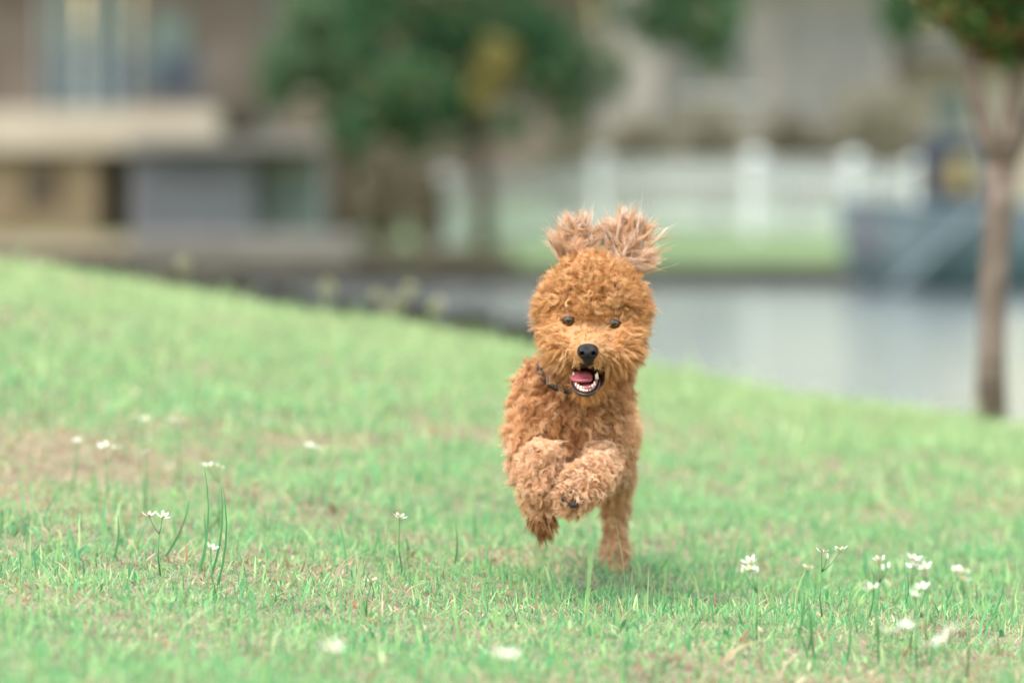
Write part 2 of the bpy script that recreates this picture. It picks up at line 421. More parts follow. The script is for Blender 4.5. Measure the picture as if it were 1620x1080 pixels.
B = P(60, 384, 70); B[2] = -0.4
hs = tag(empty('house', B), 'brown house with a cream balcony slab and teal windows', 'house')
part_box('lower_wall', hs, M['tan'], -500, 158, 238, 420, 68.9, 1.9, B)
part_box('lower_wall', hs, M['tan'], 204, 230, 238, 420, 68.9, 1.9, B)
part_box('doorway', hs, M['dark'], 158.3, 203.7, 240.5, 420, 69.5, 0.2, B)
part_box('niche', hs, M['bark_dark'], 40, 90, 260, 330, 68.86, 0.08, B)
part_box('balcony', hs, M['cream'], -500, 340, 172, 240, 68.6, 2.0, B, 0.03)
part_box('upper_wall', hs, M['brown_wall'], -500, 62, -260, 176, 70.6, 0.4, B)
part_box('upper_wall', hs, M['brown_wall'], 215, 405, -260, 176, 70.6, 0.4, B)
part_box('upper_wall', hs, M['brown_wall'], 60, 217, -260, -20, 70.6, 0.4, B)
part_box('side_wing', hs, M['brown_wall'], 300, 412, -260, 380, 71.2, 5.0, B)
for i, (a, b, c, e) in enumerate(((64, 128, -18, 172), (134, 213, -18, 172))):
    w = part_box('glass_door', hs, M['glass'], a + 4, b - 4, c, e, 70.8, 0.03, B)
    fr = MB()
    for (q0, q1, r0, r1) in ((a, a + 5, c, e), (b - 5, b, c, e), (a, b, c - 4, c), ((a + b) / 2 - 2, (a + b) / 2 + 2, c, e)):
        s0 = P(q0, r1, 70.76); s1 = P(q1, r0, 70.76)
        fr.box(((s0[0] + s1[0]) / 2 - B[0], s0[1] - B[1], (s0[2] + s1[2]) / 2 - B[2]), (abs(s1[0] - s0[0]), 0.06, abs(s1[2] - s0[2])))
    fr.build('frame', M['white'], w)
w = part_box('window', hs, M['glass'], 230, 300, 20, 140, 70.55, 0.04, B)
# railing on the balcony, baluster by baluster
rl = part_box('handrail', hs, M['rail'], 70, 318, 86, 92, 68.75, 0.06, B)
for i in range(26):
    q = 74 + i * 9.6
    part_box('baluster', hs, M['rail'], q - 1.3, q + 1.3, 92, 171, 68.77, 0.03, B)
for q in (70, 195, 316):
    part_box('railing_post', hs, M['rail'], q - 3, q + 3, 80, 171, 68.74, 0.07, B)
ch = tag(empty('balcony_chair', P(278, 171, 69.4)), 'dark blue chair standing on the cream balcony', 'chair')
cb = P(278, 171, 69.4)
part_box('seat', ch, M['navy'], 256, 300, 128, 136, 69.3, 0.5, cb); part_box('backrest', ch, M['navy'], 258, 298, 90, 128, 69.8, 0.05, cb)
for q, dd in ((258, 69.32), (298, 69.32), (258, 69.78), (298, 69.78)):
    part_box('leg', ch, M['navy'], q - 2, q + 2, 135, 171, dd, 0.04, cb)
# roof, out of frame but it belongs to the house
MB().box((-1.5, 2.5, 6.4), (12.5, 6.5, 0.35)).build('roof', M['grey_roof'], hs)

# tan terrace in front of the house
tag(link('patio', grid_mesh('patio', np.linspace(-20, -5.2, 12), np.linspace(52.2, 68.85, 10), lambda X, Y: X * 0 - 0.28), M['tan']), 'tan paved terrace in front of the brown house', 'patio', kind='structure')
# boathouse
B = P(310, 380, 63); B[2] = -0.4
bh = tag(empty('boathouse', B), 'low blue grey boathouse beside the brown house', 'shed')
part_box('wall', bh, M['bluegrey'], 208, 405, 236, 385, 63.1, 2.6, B)
for i in range(4):
    part_box('door_panel', bh, M['bluegrey'], 214 + i * 48, 258 + i * 48, 246, 378, 63.0, 0.06, B, 0.01)
part_box('side_bay', bh, M['greyteal'], 407, 505, 226, 385, 63.6, 2.0, B)
part_box('bay_window', bh, M['glass'], 440, 486, 262, 330, 63.55, 0.03, B)
part_box('roof', bh, M['grey_roof'], 200, 512, 216, 235, 62.6, 3.6, B)
# dock
B = P(380, 432, 52.5); B[2] = WATER_Z
dk = tag(empty('dock', B), 'grey concrete dock on dark piles at the water', 'dock')
part_box('deck', dk, M['concrete'], 205, 562, 374, 424, 52.0, 3.2, B, 0.02)
for q in (225, 290, 355, 420, 485, 545):
    part_box('pile', dk, M['wood_wet'], q - 8, q + 8, 424, 520, 52.5, 0.15, B)

# ------------------------------------------------------------------ pale houses behind the fence
B = P(1200, 320, 88); B[2] = 0.0
ph = tag(empty('house', B), 'pale beige house with grey panels beyond the shrubs', 'house')
part_box('wall', ph, M['pale_wall'], 955, 1408, -70, 330, 88, 6, B)
part_box('wall_bay', ph, M['pale_wall'], 965, 1042, -70, 330, 87.2, 0.7, B)
part_box('garage_panel', ph, M['grey_roof'], 1235, 1392, 26, 250, 87.9, 0.08, B)
for q in (1070, 1150):
    w = part_box('window', ph, M['grey_roof'], q, q + 50, 60, 150, 87.95, 0.04, B)
    part_box('sill', w, M['white'], q - 4, q + 54, 150, 156, 87.88, 0.1, B)
part_box('roof', ph, M['grey_roof'], 935, 1425, -100, -71, 86.8, 8, B)
B = P(1520, 320, 95); B[2] = 0.0
ph = tag(empty('house', B), 'plain greyish cream house right of the pale beige one', 'house')
part_box('wall', ph, M['cream'], 1440, 1800, 90, 330, 95, 6, B)
part_box('roof', ph, M['grey_roof'], 1425, 1820, 60, 89, 94.2, 8, B)
part_box('window', ph, M['glass'], 1480, 1530, 140, 210, 94.95, 0.04, B)

# house far behind the trees and the wood that closes the view
B = P(660, 300, 105); B[2] = 0.1
ph = tag(empty('house', B), 'dull grey brown house half hidden behind the two trees', 'house')
part_box('wall', ph, M['brown_wall'], 415, 940, -60, 320, 105, 7, B)
part_box('roof', ph, M['grey_roof'], 395, 960, -105, -61, 104, 9, B)
for q in (450, 590, 860):
    w = part_box('window', ph, M['grey_roof'], q, q + 55, 40, 150, 104.94, 0.05, B)
    part_box('sill', w, M['cream'], q - 4, q + 59, 150, 156, 104.86, 0.12, B)
bl_ = []
for k in range(60):
    xx = -70 + 140 * k / 59 + random.uniform(-1, 1); yy = random.uniform(150, 165)
    bl_.append(((xx, yy, random.uniform(2, 6)), (random.uniform(3, 4.5), 3, random.uniform(3.2, 4.8)), 1))
wood = leaf_mesh('far_wood', bl_, 30000, 0.8, [(0.06, 0.085, 0.05), (0.08, 0.10, 0.06), (0.05, 0.075, 0.045)], shell=.2)
tag(link('far_wood', wood, M['leaf']), 'far dull green wood closing the view behind the houses', 'wood', kind='stuff')

# ------------------------------------------------------------------ white picket fence along the bank
A0, A1 = P(690, 400, 59.0), P(1460, 380, 53.5)
A0[2] = float(FB(A0[0], A0[1])); A1[2] = float(FB(A1[0], A1[1]))
fn = tag(empty('picket_fence', A0), 'white picket fence with thick capped posts on the lawn', 'fence')
dv = A1 - A0; Lf = float(np.linalg.norm(dv[:2])); rzf = math.atan2(dv[1], dv[0])
fn.rotation_euler = (0, 0, rzf)
def fz(s): 
    p = A0 + dv * s / Lf
    return float(FB(p[0], p[1])) - A0[2]
pk = MB().box((0, 0, 0.57), (0.042, 0.022, 0.98)).bm
bmesh.ops.create_cone(pk, cap_ends=True, segments=4, radius1=0.036, radius2=0.004, depth=0.05, matrix=Matrix.Translation((0, 0, 1.085)) @ Matrix.Rotation(math.pi / 4, 4, 'Z'))
pm = bpy.data.meshes.new('picket'); pk.to_mesh(pm); pk.free(); pm.materials.append(M['white'])
posts = [0.2, 0.95, 3.17, 5.97, 7.65, 8.7]
s = 0.3
while s < Lf:
    if min(abs(s - q) for q in posts) > 0.14:
        o = link('picket', pm, None, fn); o.location = (s, 0, fz(s))
    s += 0.115
for q in posts:
    mb = MB().box((q, 0, 0.56 + fz(q)), (0.17, 0.17, 1.12), bevel=0.01)
    po = mb.build('post', M['white'], fn)
    bm_ = MB(); bmesh.ops.create_cone(bm_.bm, cap_ends=True, segments=4, radius1=0.19, radius2=0.02, depth=0.12, matrix=Matrix.Translation((q, 0, 1.18 + fz(q))) @ Matrix.Rotation(math.pi / 4, 4, 'Z'))
    bm_.build('cap', M['white'], po)
for zz in (0.25, 0.92):
    MB().tube([(0, 0.03, zz + fz(0)), (Lf / 2, 0.03, zz + fz(Lf / 2)), (Lf, 0.03, zz + fz(Lf))], [0.035] * 3, 4).build('rail', M['white'], fn)

# ------------------------------------------------------------------ boat
B = P(1500, 460, 48.0); B[2] = WATER_Z
bt = tag(empty('boat', B), 'blue grey boat with a navy console and yellow seat at the far bank', 'boat')
st_ = np.linspace(0, 1, 15)
ring = []
for t in st_:
    x = -1.28 + 3.4 * t
    wdt = 0.75 * (1 - (1 - min(t / 0.35, 1)) ** 2.2) + 0.02
    shr = 1.12 - 0.10 * math.sin(t * math.pi)
    bot = -0.15 + 0.35 * (1 - min(t / 0.2, 1)) ** 2
    prof = [(-wdt, shr), (-wdt * 0.96, 0.62), (-wdt * 0.86, 0.22), (-wdt * 0.5, bot + .04), (0, bot), (wdt * 0.5, bot + .04), (wdt * 0.86, 0.22), (wdt * 0.96, 0.62), (wdt, shr)]
    ring.append([(x - (0.12 * (z - bot) * (1 - t)), yy, z) for yy, z in prof])
V = np.array(ring).reshape(-1, 3); n = 9
F = [[i * n + k, i * n + k + 1, (i + 1) * n + k + 1, (i + 1) * n + k] for i in range(14) for k in range(8)]
me = np_mesh('hull', V, np.array(F), True); me.materials.append(M['hull']); me.materials.append(M['hull_low'])
mi = np.zeros(len(me.polygons), np.int32); mi[[j for j in range(len(F)) if F[j][0] % n in (1, 2, 5, 6) and F[j][0] // n > 3]] = 1
me.polygons.foreach_set('material_index', mi)
hull = link('hull', me, None, bt)
for sgn in (0, 8):
    MB().tube([Vector(r[sgn]) + Vector((0, 0, .02)) for r in ring], [0.04] * 15, 6).build('gunwale', M['hull'], hull)
MB().box((0.45, 0, 0.78), (2.4, 1.25, 0.05)).build('deck', M['alu'], bt)
con = MB().box((0.02, 0, 1.40), (0.75, 0.85, 0.95), bevel=0.06).build('console', M['navy'], bt)
MB().box((0.02, 0, 1.91), (0.85, 0.9, 0.06), bevel=0.02).build('canopy', M['bluegrey'], con)
MB().box((0.10, -0.47, 1.45), (0.24, 0.10, 0.48), bevel=0.04).build('seat', M['yellow'], bt)
MB().box((-0.22, -0.46, 1.42), (0.12, 0.06, 0.32), bevel=0.02).build('grab_pad', M['tan'], bt)
MB().box((0.34, -0.44, 1.52), (0.13, 0.04, 0.38), bevel=0.01).build('screen', M['glass'], bt)
MB().tube([(-0.75, -0.86, 0.05), (0.35, -0.84, 1.05)], [0.06, 0.06], 8).build('boarding_ramp', M['hull'], bt)
MB().box((-1.02, -0.25, 0.75), (0.45, 0.5, 0.55), bevel=0.03).build('bow_locker', M['bluegrey'], bt)

# ------------------------------------------------------------------ slim tree on the crest at the right
d = 10.3
b0 = P(1567, 645, d); b0[2] = float(H(b0[0], b0[1])) - 0.03
s = d / FPX
tree('crape_myrtle_tree', 'slim grey brown tree forking low at the edge of the pond', b0,
     [([b0, P(1568, 560, d), P(1571, 450, d), P(1580, 340, d), P(1582, 262, d)], [29 * s, 22 * s, 22 * s, 23 * s, 26 * s]),
      ([P(1582, 275, d), P(1562, 215, d), P(1540, 140, d), P(1530, 60, d), P(1510, -60, d), P(1480, -200, d)], [20 * s, 16 * s, 14 * s, 12 * s, 9 * s, 4 * s]),
      ([P(1583, 275, d), P(1598, 215, d), P(1606, 140, d), P(1610, 40, d), P(1630, -100, d), P(1640, -240, d)], [20 * s, 18 * s, 16 * s, 15 * s, 10 * s, 4 * s]),
      ([P(1584, 270, d + .02), P(1625, 200, d + .1), P(1668, 110, d + .15), P(1700, -40, d + .2)], [17 * s, 14 * s, 11 * s, 5 * s])],
     [blob(1545, 5, d, 75, 85, 2.4), blob(1500, -15, d, 55, 60, 1.3), blob(1600, 45, d, 70, 70, 1.8), blob(1590, -120, d, 190, 130, 5), blob(1700, 20, d, 100, 110, 2)],
     3000, 0.055, RB, 'trees on the near bank', M['bark'], 0.4)

# ------------------------------------------------------------------ the dog: signed-distance body, meshed with surface nets
DS = FPX / D0
def dp(px, py, dd): return P(px, py, D0 + dd)
def dr(r, dd=0.0): return r / DS * (D0 + dd) / D0

def sd_cone(p, a, b, ra, rb):
    ab = b - a
    t = np.clip(((p - a) @ ab) / max(float(ab @ ab), 1e-9), 0, 1)
    return np.linalg.norm(p - a - t[..., None] * ab, axis=-1) - (ra + (rb - ra) * t)
def sd_ell(p, c, r, R=None):
    q = p - c
    if R is not None: q = q @ R
    r = np.asarray(r)
    k0 = np.linalg.norm(q / r, axis=-1); k1 = np.linalg.norm(q / (r * r), axis=-1)
    return k0 * (k0 - 1.0) / np.maximum(k1, 1e-6)
def smin(a, b, k):
    h = np.maximum(k - np.abs(a - b), 0) / k
    return np.minimum(a, b) - h * h * k * 0.25
def smax(a, b, k): return -smin(-a, -b, k)

def surface_nets(f, lo, hi, step):
    n = [int(math.ceil((hi[i] - lo[i]) / step)) + 1 for i in range(3)]
    ax = [lo[i] + step * np.arange(n[i]) for i in range(3)]
    G = np.stack(np.meshgrid(*ax, indexing='ij'), -1)
    v = f(G)
    ins = v < 0
    c = [(i, j, k) for i in (0, 1) for j in (0, 1) for k in (0, 1)]
    sub = lambda A, o: A[o[0]:n[0] - 1 + o[0], o[1]:n[1] - 1 + o[1], o[2]:n[2] - 1 + o[2]]
    cnt = sum(sub(ins, o).astype(np.int8) for o in c)
    act = (cnt > 0) & (cnt < 8)
    idx = -np.ones(act.shape, np.int64); idx[act] = np.arange(act.sum())
    acc = np.zeros((act.sum(), 3)); num = np.zeros(act.sum())
    vals = {o: sub(v, o)[act] for o in c}
    for o in c:
        for a in range(3):
            if o[a] == 0:
                o2 = list(o); o2[a] = 1; o2 = tuple(o2)
                v0, v1 = vals[o], vals[o2]
                m = (v0 < 0) != (v1 < 0)
                t = np.where(m, v0 / np.where(m, v0 - v1, 1), 0)
                q = np.zeros((len(t), 3)) + o
                q[:, a] += t
                acc[m] += q[m]; num[m] += 1
    cell = np.argwhere(act)
    V = np.array(lo) + step * (cell + acc / num[:, None])
    Fs = []
    for a in range(3):
        b, d_ = (a + 1) % 3, (a + 2) % 3
        s0 = [slice(0, n[i]) for i in range(3)]; s1 = list(s0)
        s0[a] = slice(0, n[a] - 1); s1[a] = slice(1, n[a])
        cross = ins[tuple(s0)] != ins[tuple(s1)]
        E = np.argwhere(cross)
        E = E[(E[:, b] > 0) & (E[:, d_] > 0) & (E[:, b] < n[b] - 1) & (E[:, d_] < n[d_] - 1)]
        flip = ins[tuple(s0)][tuple(E.T)]
        def at(ob, od):
            q = E.copy(); q[:, b] += ob; q[:, d_] += od
            return idx[tuple(q.T)]
        Q = np.stack([at(-1, -1), at(0, -1), at(0, 0), at(-1, 0)], 1)
        Q[~flip] = Q[~flip][:, ::-1]
        Fs.append(Q)
    return V, np.concatenate(Fs)

# region: (name) -> fur settings further down
PR = []
def cone(reg, a, b, ra, rb):
    PR.append((reg, 'c', dp(*a), dp(*b), dr(ra, a[2]), dr(rb, b[2])))
def ell(reg, c, rx, rz, ry, R=None):
    PR.append((reg, 'e', dp(*c), np.array([dr(rx, c[2]), ry, dr(rz, c[2])]), R, None))
# head
ell('head', (938, 486, .115), 66, 64, .074)
ell('head', (938, 452, .115), 46, 36, .055)
ell('head', (990, 494, .12), 20, 34, .045)
ell('head', (886, 494, .12), 20, 34, .045)
cone('muzzle', (937, 540, .075), (931, 556, .022), 46, 27)
ell('cheek', (896, 550, .060), 28, 23, .034)
ell('cheek', (976, 553, .060), 29, 23, .034)
ell('cheek', (888, 527, .085), 27, 27, .04)
ell('cheek', (986, 530, .085), 27, 27, .04)
cone('chin', (935, 592, .10), (926, 617, .036), 36, 15)
# ears, blown up and back
ell('ear', (912, 400, .135), 27, 40, .009)
ell('ear', (988, 396, .135), 26, 46, .009)
# neck, chest, trunk
cone('chest', (938, 555, .17), (910, 640, .20), 52, 62)
ell('chest', (905, 655, .22), 68, 78, .11)
ell('chest', (925, 690, .20), 58, 50, .09)
cone('trunk', (906, 655, .28), (936, 672, .52), 68, 48)
cone('trunk', (940, 672, .52), (952, 690, .58), 54, 42)
# image-left foreleg: shoulder, elbow held back, wrist lifted and folded, paw hanging
cone('shoulder', (856, 610, .19), (844, 690, .17), 28, 25)
cone('upleg', (840, 690, .17), (828, 742, .17), 22, 14)
cone('foreleg', (830, 744, .17), (858, 728, .055), 14, 20)
cone('foreleg', (858, 724, .055), (852, 775, .05), 24, 18)
cone('foreleg', (850, 775, .05), (857, 812, .06), 18, 17)
cone('paw', (857, 812, .06), (859, 830, .065), 18, 12)
# image-right foreleg: reaching to the camera, sole towards the lens
cone('shoulder', (952, 640, .19), (954, 695, .15), 24, 23)
cone('foreleg', (958, 705, .15), (946, 746, .05), 22, 20)
cone('foreleg', (946, 746, .05), (922, 766, .0), 22, 22)
cone('soft_paw', (922, 766, .0), (908, 784, -.012), 30, 25)
# hind legs
cone('hind', (958, 690, .55), (976, 745, .50), 36, 20)
cone('hind', (980, 745, .50), (974, 800, .56), 20, 15)
cone('hind', (974, 800, .56), (973, 868, .53), 14, 13)
cone('hind', (973, 872, .53), (973, 903, .50), 15, 14)
cone('hind', (915, 700, .55), (905, 745, .46), 40, 22)
cone('hind', (905, 745, .46), (912, 755, .56), 18, 15)
# tail, up behind the back
cone('trunk', (958, 640, .63), (965, 560, .70), 14, 9)

def body_sdf(G, want_region=False):
    shp = G.shape[:-1]
    out = np.full(shp, 0.2)
    g3 = G.ndim == 4
    if g3:
        ax = [G[:, 0, 0, 0], G[0, :, 0, 1], G[0, 0, :, 2]]
    best = np.full(shp, 9.0); reg = np.zeros(shp, int)
    for i, (rg, ty, a, b, c, d_) in enumerate(PR):
        if ty == 'c':
            lo = np.minimum(a, b) - max(c, d_) - .03; hi = np.maximum(a, b) + max(c, d_) + .03
        else:
            lo = a - b.max() - .03; hi = a + b.max() + .03
        if g3:
            sl = tuple(slice(*np.searchsorted(ax[k], [lo[k], hi[k]])) for k in range(3))
        else:
            sl = np.all((G > lo) & (G < hi), axis=-1)
        g = G[sl]
        if g.size == 0: continue
        v = sd_cone(g, a, b, c, d_) if ty == 'c' else sd_ell(g, a, b, c)
        kk = 0.006 if rg in ('paw', 'soft_paw', 'foreleg', 'ear') else 0.02
        out[sl] = smin(out[sl], v, kk)
        if want_region:
            m = v < best[sl]
            bb = best[sl]; rr = reg[sl]
            bb[m] = v[m]; rr[m] = i
            best[sl] = bb; reg[sl] = rr
    # open mouth and eye sockets
    m1 = sd_ell(G, MC, MR, MROT)
    out = smax(out, -m1, 0.004)
    for e in EYES:
        out = smax(out, -(np.linalg.norm(G - e, axis=-1) - dr(11.2)), 0.004)
    return (out, reg) if want_region else out

EYES = [dp(900, 506, .052), dp(970, 511, .052)]
NOSE = dp(930, 558, .0)
MC = dp(929, 596, .035); MR = (dr(33), 0.055, dr(21)); MROT = None
allp = np.array([q for pr in PR for q in ((pr[2], pr[3]) if pr[1] == 'c' else (pr[2],))])
lo, hi = allp.min(0) - .12, allp.max(0) + .12
V, F = surface_nets(body_sdf, lo, hi, 0.0042)
dog = tag(empty('dog', (dp(930, 900, .3)[0], D0 + .3, float(H(0.1, D0 + .3)))), 'curly apricot dog running with open mouth, ears blown up and forepaws tucked', 'dog')
DB = np.array(dog.location)

m, nt, p = mat_new('dog_skin')
tc = nt.nodes.new('ShaderNodeAttribute'); tc.attribute_name = 'skin'
nt.links.new(tc.outputs['Color'], p.inputs['Base Color']); p.inputs['Roughness'].default_value = 0.7
M['skin'] = m
body = np_mesh('body', V - DB, F, True)
_, regv = body_sdf(V, True)
names = np.array([pr[0] for pr in PR])[regv]
inm = sd_ell(V, MC, np.array(MR), None) < 0.004
SKIN = {'head': lin(160, 112, 70), 'muzzle': lin(160, 115, 76), 'cheek': lin(160, 112, 70), 'chin': lin(155, 104, 64), 'ear': lin(178, 130, 96),
        'chest': lin(150, 98, 62), 'trunk': lin(170, 120, 84), 'shoulder': lin(165, 115, 78), 'upleg': lin(185, 138, 100), 'foreleg': lin(195, 150, 112), 'paw': lin(150, 100, 66), 'soft_paw': lin(175, 130, 95), 'hind': lin(186, 140, 100)}
sk = np.array([SKIN[n_] for n_ in names]); sk[inm] = lin(70, 22, 26)
point_color(body, 'skin', sk)
link('body', body, M['skin'], dog)

def small(name, f, c, r, step, mat, parent=dog):
    v, fc = surface_nets(f, np.array(c) - r, np.array(c) + r, step)
    return link(name, np_mesh(name, v - DB, fc, True), mat, parent)

M['nose'] = mat_noise('nose_leather', (0.004, 0.0035, 0.004), (0.009, 0.008, 0.009), 900, 0.27, 0.35, 4, spec=0.28)
M['tongue'] = mat_noise('tongue', (0.34, 0.075, 0.10), (0.44, 0.12, 0.15), 300, 0.32, 0.15, 4, spec=0.5)
M['gum'] = mat_noise('gum', (0.30, 0.07, 0.09), (0.42, 0.12, 0.14), 150, 0.35, 0, 4, spec=0.5)
M['lip'] = mat_noise('lip', (0.008, 0.005, 0.006), (0.02, 0.011, 0.012), 200, 0.35, 0, 4, spec=0.5)
M['tooth'] = mat_noise('tooth', (0.72, 0.66, 0.54), (0.80, 0.76, 0.66), 200, 0.25, 0, 4, spec=0.5)
M['pad'] = mat_noise('paw_pad', (0.03, 0.022, 0.022), (0.06, 0.045, 0.045), 400, 0.7, 0.3)
m, nt, p = mat_new('eye')
tc = nt.nodes.new('ShaderNodeTexCoord'); gr = nt.nodes.new('ShaderNodeVectorMath'); gr.operation = 'LENGTH'
mpn = nt.nodes.new('ShaderNodeMapping'); mpn.inputs['Scale'].default_value = (1, 0, 1)
rp = nt.nodes.new('ShaderNodeValToRGB')
e = rp.color_ramp.elements; e[0].position = 0.0; e[0].color = (0.004, 0.003, 0.003, 1); e[1].position = 0.0038 / .01; e[1].color = (0.004, 0.003, 0.003, 1)
x = e.new(0.0042 / .01); x.color = (0.075, 0.030, 0.010, 1); x = e.new(0.0058 / .01); x.color = (0.05, 0.02, 0.007, 1); x = e.new(0.0064 / .01); x.color = (0.02, 0.012, 0.01, 1)
dv_ = nt.nodes.new('ShaderNodeMath'); dv_.operation = 'MULTIPLY'; dv_.inputs[1].default_value = 100
nt.links.new(tc.outputs['Object'], mpn.inputs[0]); nt.links.new(mpn.outputs[0], gr.inputs[0]); nt.links.new(gr.outputs['Value'], dv_.inputs[0]); nt.links.new(dv_.outputs[0], rp.inputs[0])
nt.links.new(rp.outputs[0], p.inputs['Base Color']); p.inputs['Roughness'].default_value = 0.04; p.inputs['Coat Weight'].default_value = 0.6; p.inputs['Coat Roughness'].default_value = 0.02
M['eye'] = m
M['lidskin'] = mat_noise('eyelid_skin', (0.020, 0.010, 0.007), (0.05, 0.025, 0.014), 200, 0.5)
for e_ in EYES:
    b_ = MB(); bmesh.ops.create_uvsphere(b_.bm, u_segments=24, v_segments=16, radius=dr(10.6))
    o = b_.build('eye', M['eye'], dog, True); o.location = e_ - DB
    for sg, op in ((1, 34), (-1, 35)):
        lv, lc = [], []
        us = np.linspace(-1, 1, 15); vs_ = np.linspace(0, 1, 7)
        for u_ in us:
            for v_ in vs_:
                az = math.radians(78) * u_
                el0 = math.radians(op) * (1 - u_ * u_) - math.radians(4) * (1 if sg > 0 else -1)
                el_ = sg * (el0 + (math.radians(84) - el0) * v_)
                rr_ = dr(10.6) + .0006 + .0012 * v_; lc.append(lin(28, 14, 9) if v_ < .1 else lin(120, 76, 42))
                lv.append((rr_ * math.sin(az) * math.cos(el_), -rr_ * math.cos(az) * math.cos(el_), rr_ * math.sin(el_)))
        lf = [[i_ * 7 + j_, i_ * 7 + j_ + 1, (i_ + 1) * 7 + j_ + 1, (i_ + 1) * 7 + j_] for i_ in range(14) for j_ in range(6)]
        lm = np_mesh('eyelid', np.array(lv), np.array(lf), True); point_color(lm, 'skin', np.array(lc)); link('eyelid', lm, M['skin'], o)

def nose_f(G):
    a = sd_ell(G, NOSE, (dr(16.5), .011, dr(11.5)))
    a = smin(a, sd_ell(G, dp(930, 552, .006), (dr(16), .012, dr(9))), .006)
    a = smin(a, sd_ell(G, dp(931, 571, .004), (dr(8), .009, dr(8))), .006)
    for sx in (-1, 1):
        a = smax(a, -sd_cone(G, dp(930 + sx * 8.5, 560, -.014), dp(930 + sx * 9.5, 559, -.0045), dr(4.0), dr(2.4)), .002)
        a = smax(a, -sd_cone(G, dp(930 + sx * 12, 563, -.012), dp(930 + sx * 18, 565, .002), dr(2.0), dr(1.6)), .002)
    return smax(a, -sd_cone(G, dp(930.5, 564, -.016), dp(931, 582, -.004), dr(1.1), dr(1.1)), .0015)
small('nose', nose_f, NOSE, .03, .0007, M['nose'])

def tongue_f(G):
    a = smin(sd_ell(G, dp(921, 601, .036), (dr(15), .020, dr(4.5))), sd_ell(G, dp(919, 594, .056), (dr(18), .022, dr(9))), .012)
    return smax(a, -sd_cone(G, dp(920, 594, -.0), dp(922, 582, .06), dr(1.6), dr(1.4)), .006)
small('tongue', tongue_f, dp(919, 592, .03), .055, .0012, M['tongue'])
# lower jaw: lip, gum and front teeth follow one arch
def arch(t, rx, px=926, py=616, dep=.018):            # t -1..1
    return dp(px + rx * math.sin(t * 1.35), py - 5.5 * abs(t) ** 2.0 * 3.2, dep + 0.030 * (1 - math.cos(t * 1.35)))
ts = np.linspace(-1.15, 1.15, 23)
MB().tube([arch(t, 21, 926, 624.5, .014) for t in ts] and [arch(t, 21, 926, 624.5, .014) - DB for t in ts], [dr(2.7)] * 23, 8).build('lower_lip', M['lip'], dog, True)
gm = MB().tube([arch(t, 18, 926, 617.5, .020) - DB for t in ts], [dr(3.2)] * 23, 8).build('gum', M['gum'], dog, True)
def tooth_row(G):
    o = np.full(G.shape[:-1], .1)
    for t in np.linspace(-.68, .68, 8):
        c = arch(t, 18, 926, 617.5, .018); o = smin(o, sd_cone(G, c, c + np.array((0, 0, dr(5.0))), dr(2.3), dr(1.5)), .0018)
    return o
small('front_teeth', tooth_row, arch(0, 16.5), .03, .0007, M['tooth'])
for sx in (-1, 1):
    c = arch(sx * .98, 19, 926, 616, .018)
    q = MB().tube([c - DB, c - DB + np.array((sx * -.0006, -.001, dr(6))), c - DB + np.array((sx * .0008, .0, dr(12)))], [dr(3.4), dr(2.8), dr(.7)], 8).build('canine_tooth', M['tooth'], dog, True)
mo = small('mouth_floor', lambda G: sd_ell(G, dp(927, 612, .045), (dr(17), .030, dr(6))), dp(927, 612, .045), .045, .0015, M['gum'])
up = MB().tube([dp(930 + 38 * math.sin(t * 1.3), 579 + 5 * t * t, .027 + .05 * (1 - math.cos(t * 1.3))) - DB for t in np.linspace(-.55, .55, 21)], [dr(3.0)] * 21, 8).build('upper_lip', M['lip'], dog, True)
# pads of the lifted paw
for (qx, qy, dd, r_) in ((907, 797, -.036, 8), (892, 789, -.031, 5), (904, 780, -.035, 4.5), (919, 787, -.034, 5)):
    small('paw_pad', lambda G, c=dp(qx, qy, dd), r_=r_: sd_ell(G, c, (dr(r_), .006, dr(r_ * .8))), dp(qx, qy, dd), .016, .0012, M['pad'])
# collar
cc, nrm = dp(915, 585, .175), np.array((0.10, -0.45, 0.9)); nrm /= np.linalg.norm(nrm)
ua = np.cross(nrm, (0, 1, 0)); ua /= np.linalg.norm(ua); ub = np.cross(nrm, ua)
pts = [cc + ua * math.cos(t) * dr(64) + ub * math.sin(t) * .069 - DB for t in np.linspace(0, 2 * math.pi, 49)]
M['collar'] = mat_noise('collar_web', (0.008, 0.008, 0.009), (0.02, 0.02, 0.022), 300, 0.7)
MB().tube(pts, [dr(5)] * 49, 8).build('collar', M['collar'], dog, True)

# ------------------------------------------------------------------ fur
def norm(v): return v / np.maximum(np.linalg.norm(v, axis=-1, keepdims=True), 1e-9)
tri = np.concatenate([F[:, [0, 1, 2]], F[:, [0, 2, 3]]])
e1, e2 = V[tri[:, 1]] - V[tri[:, 0]], V[tri[:, 2]] - V[tri[:, 0]]
tn = np.cross(e1, e2); ta = np.linalg.norm(tn, axis=1) / 2
AREA = ta.sum()
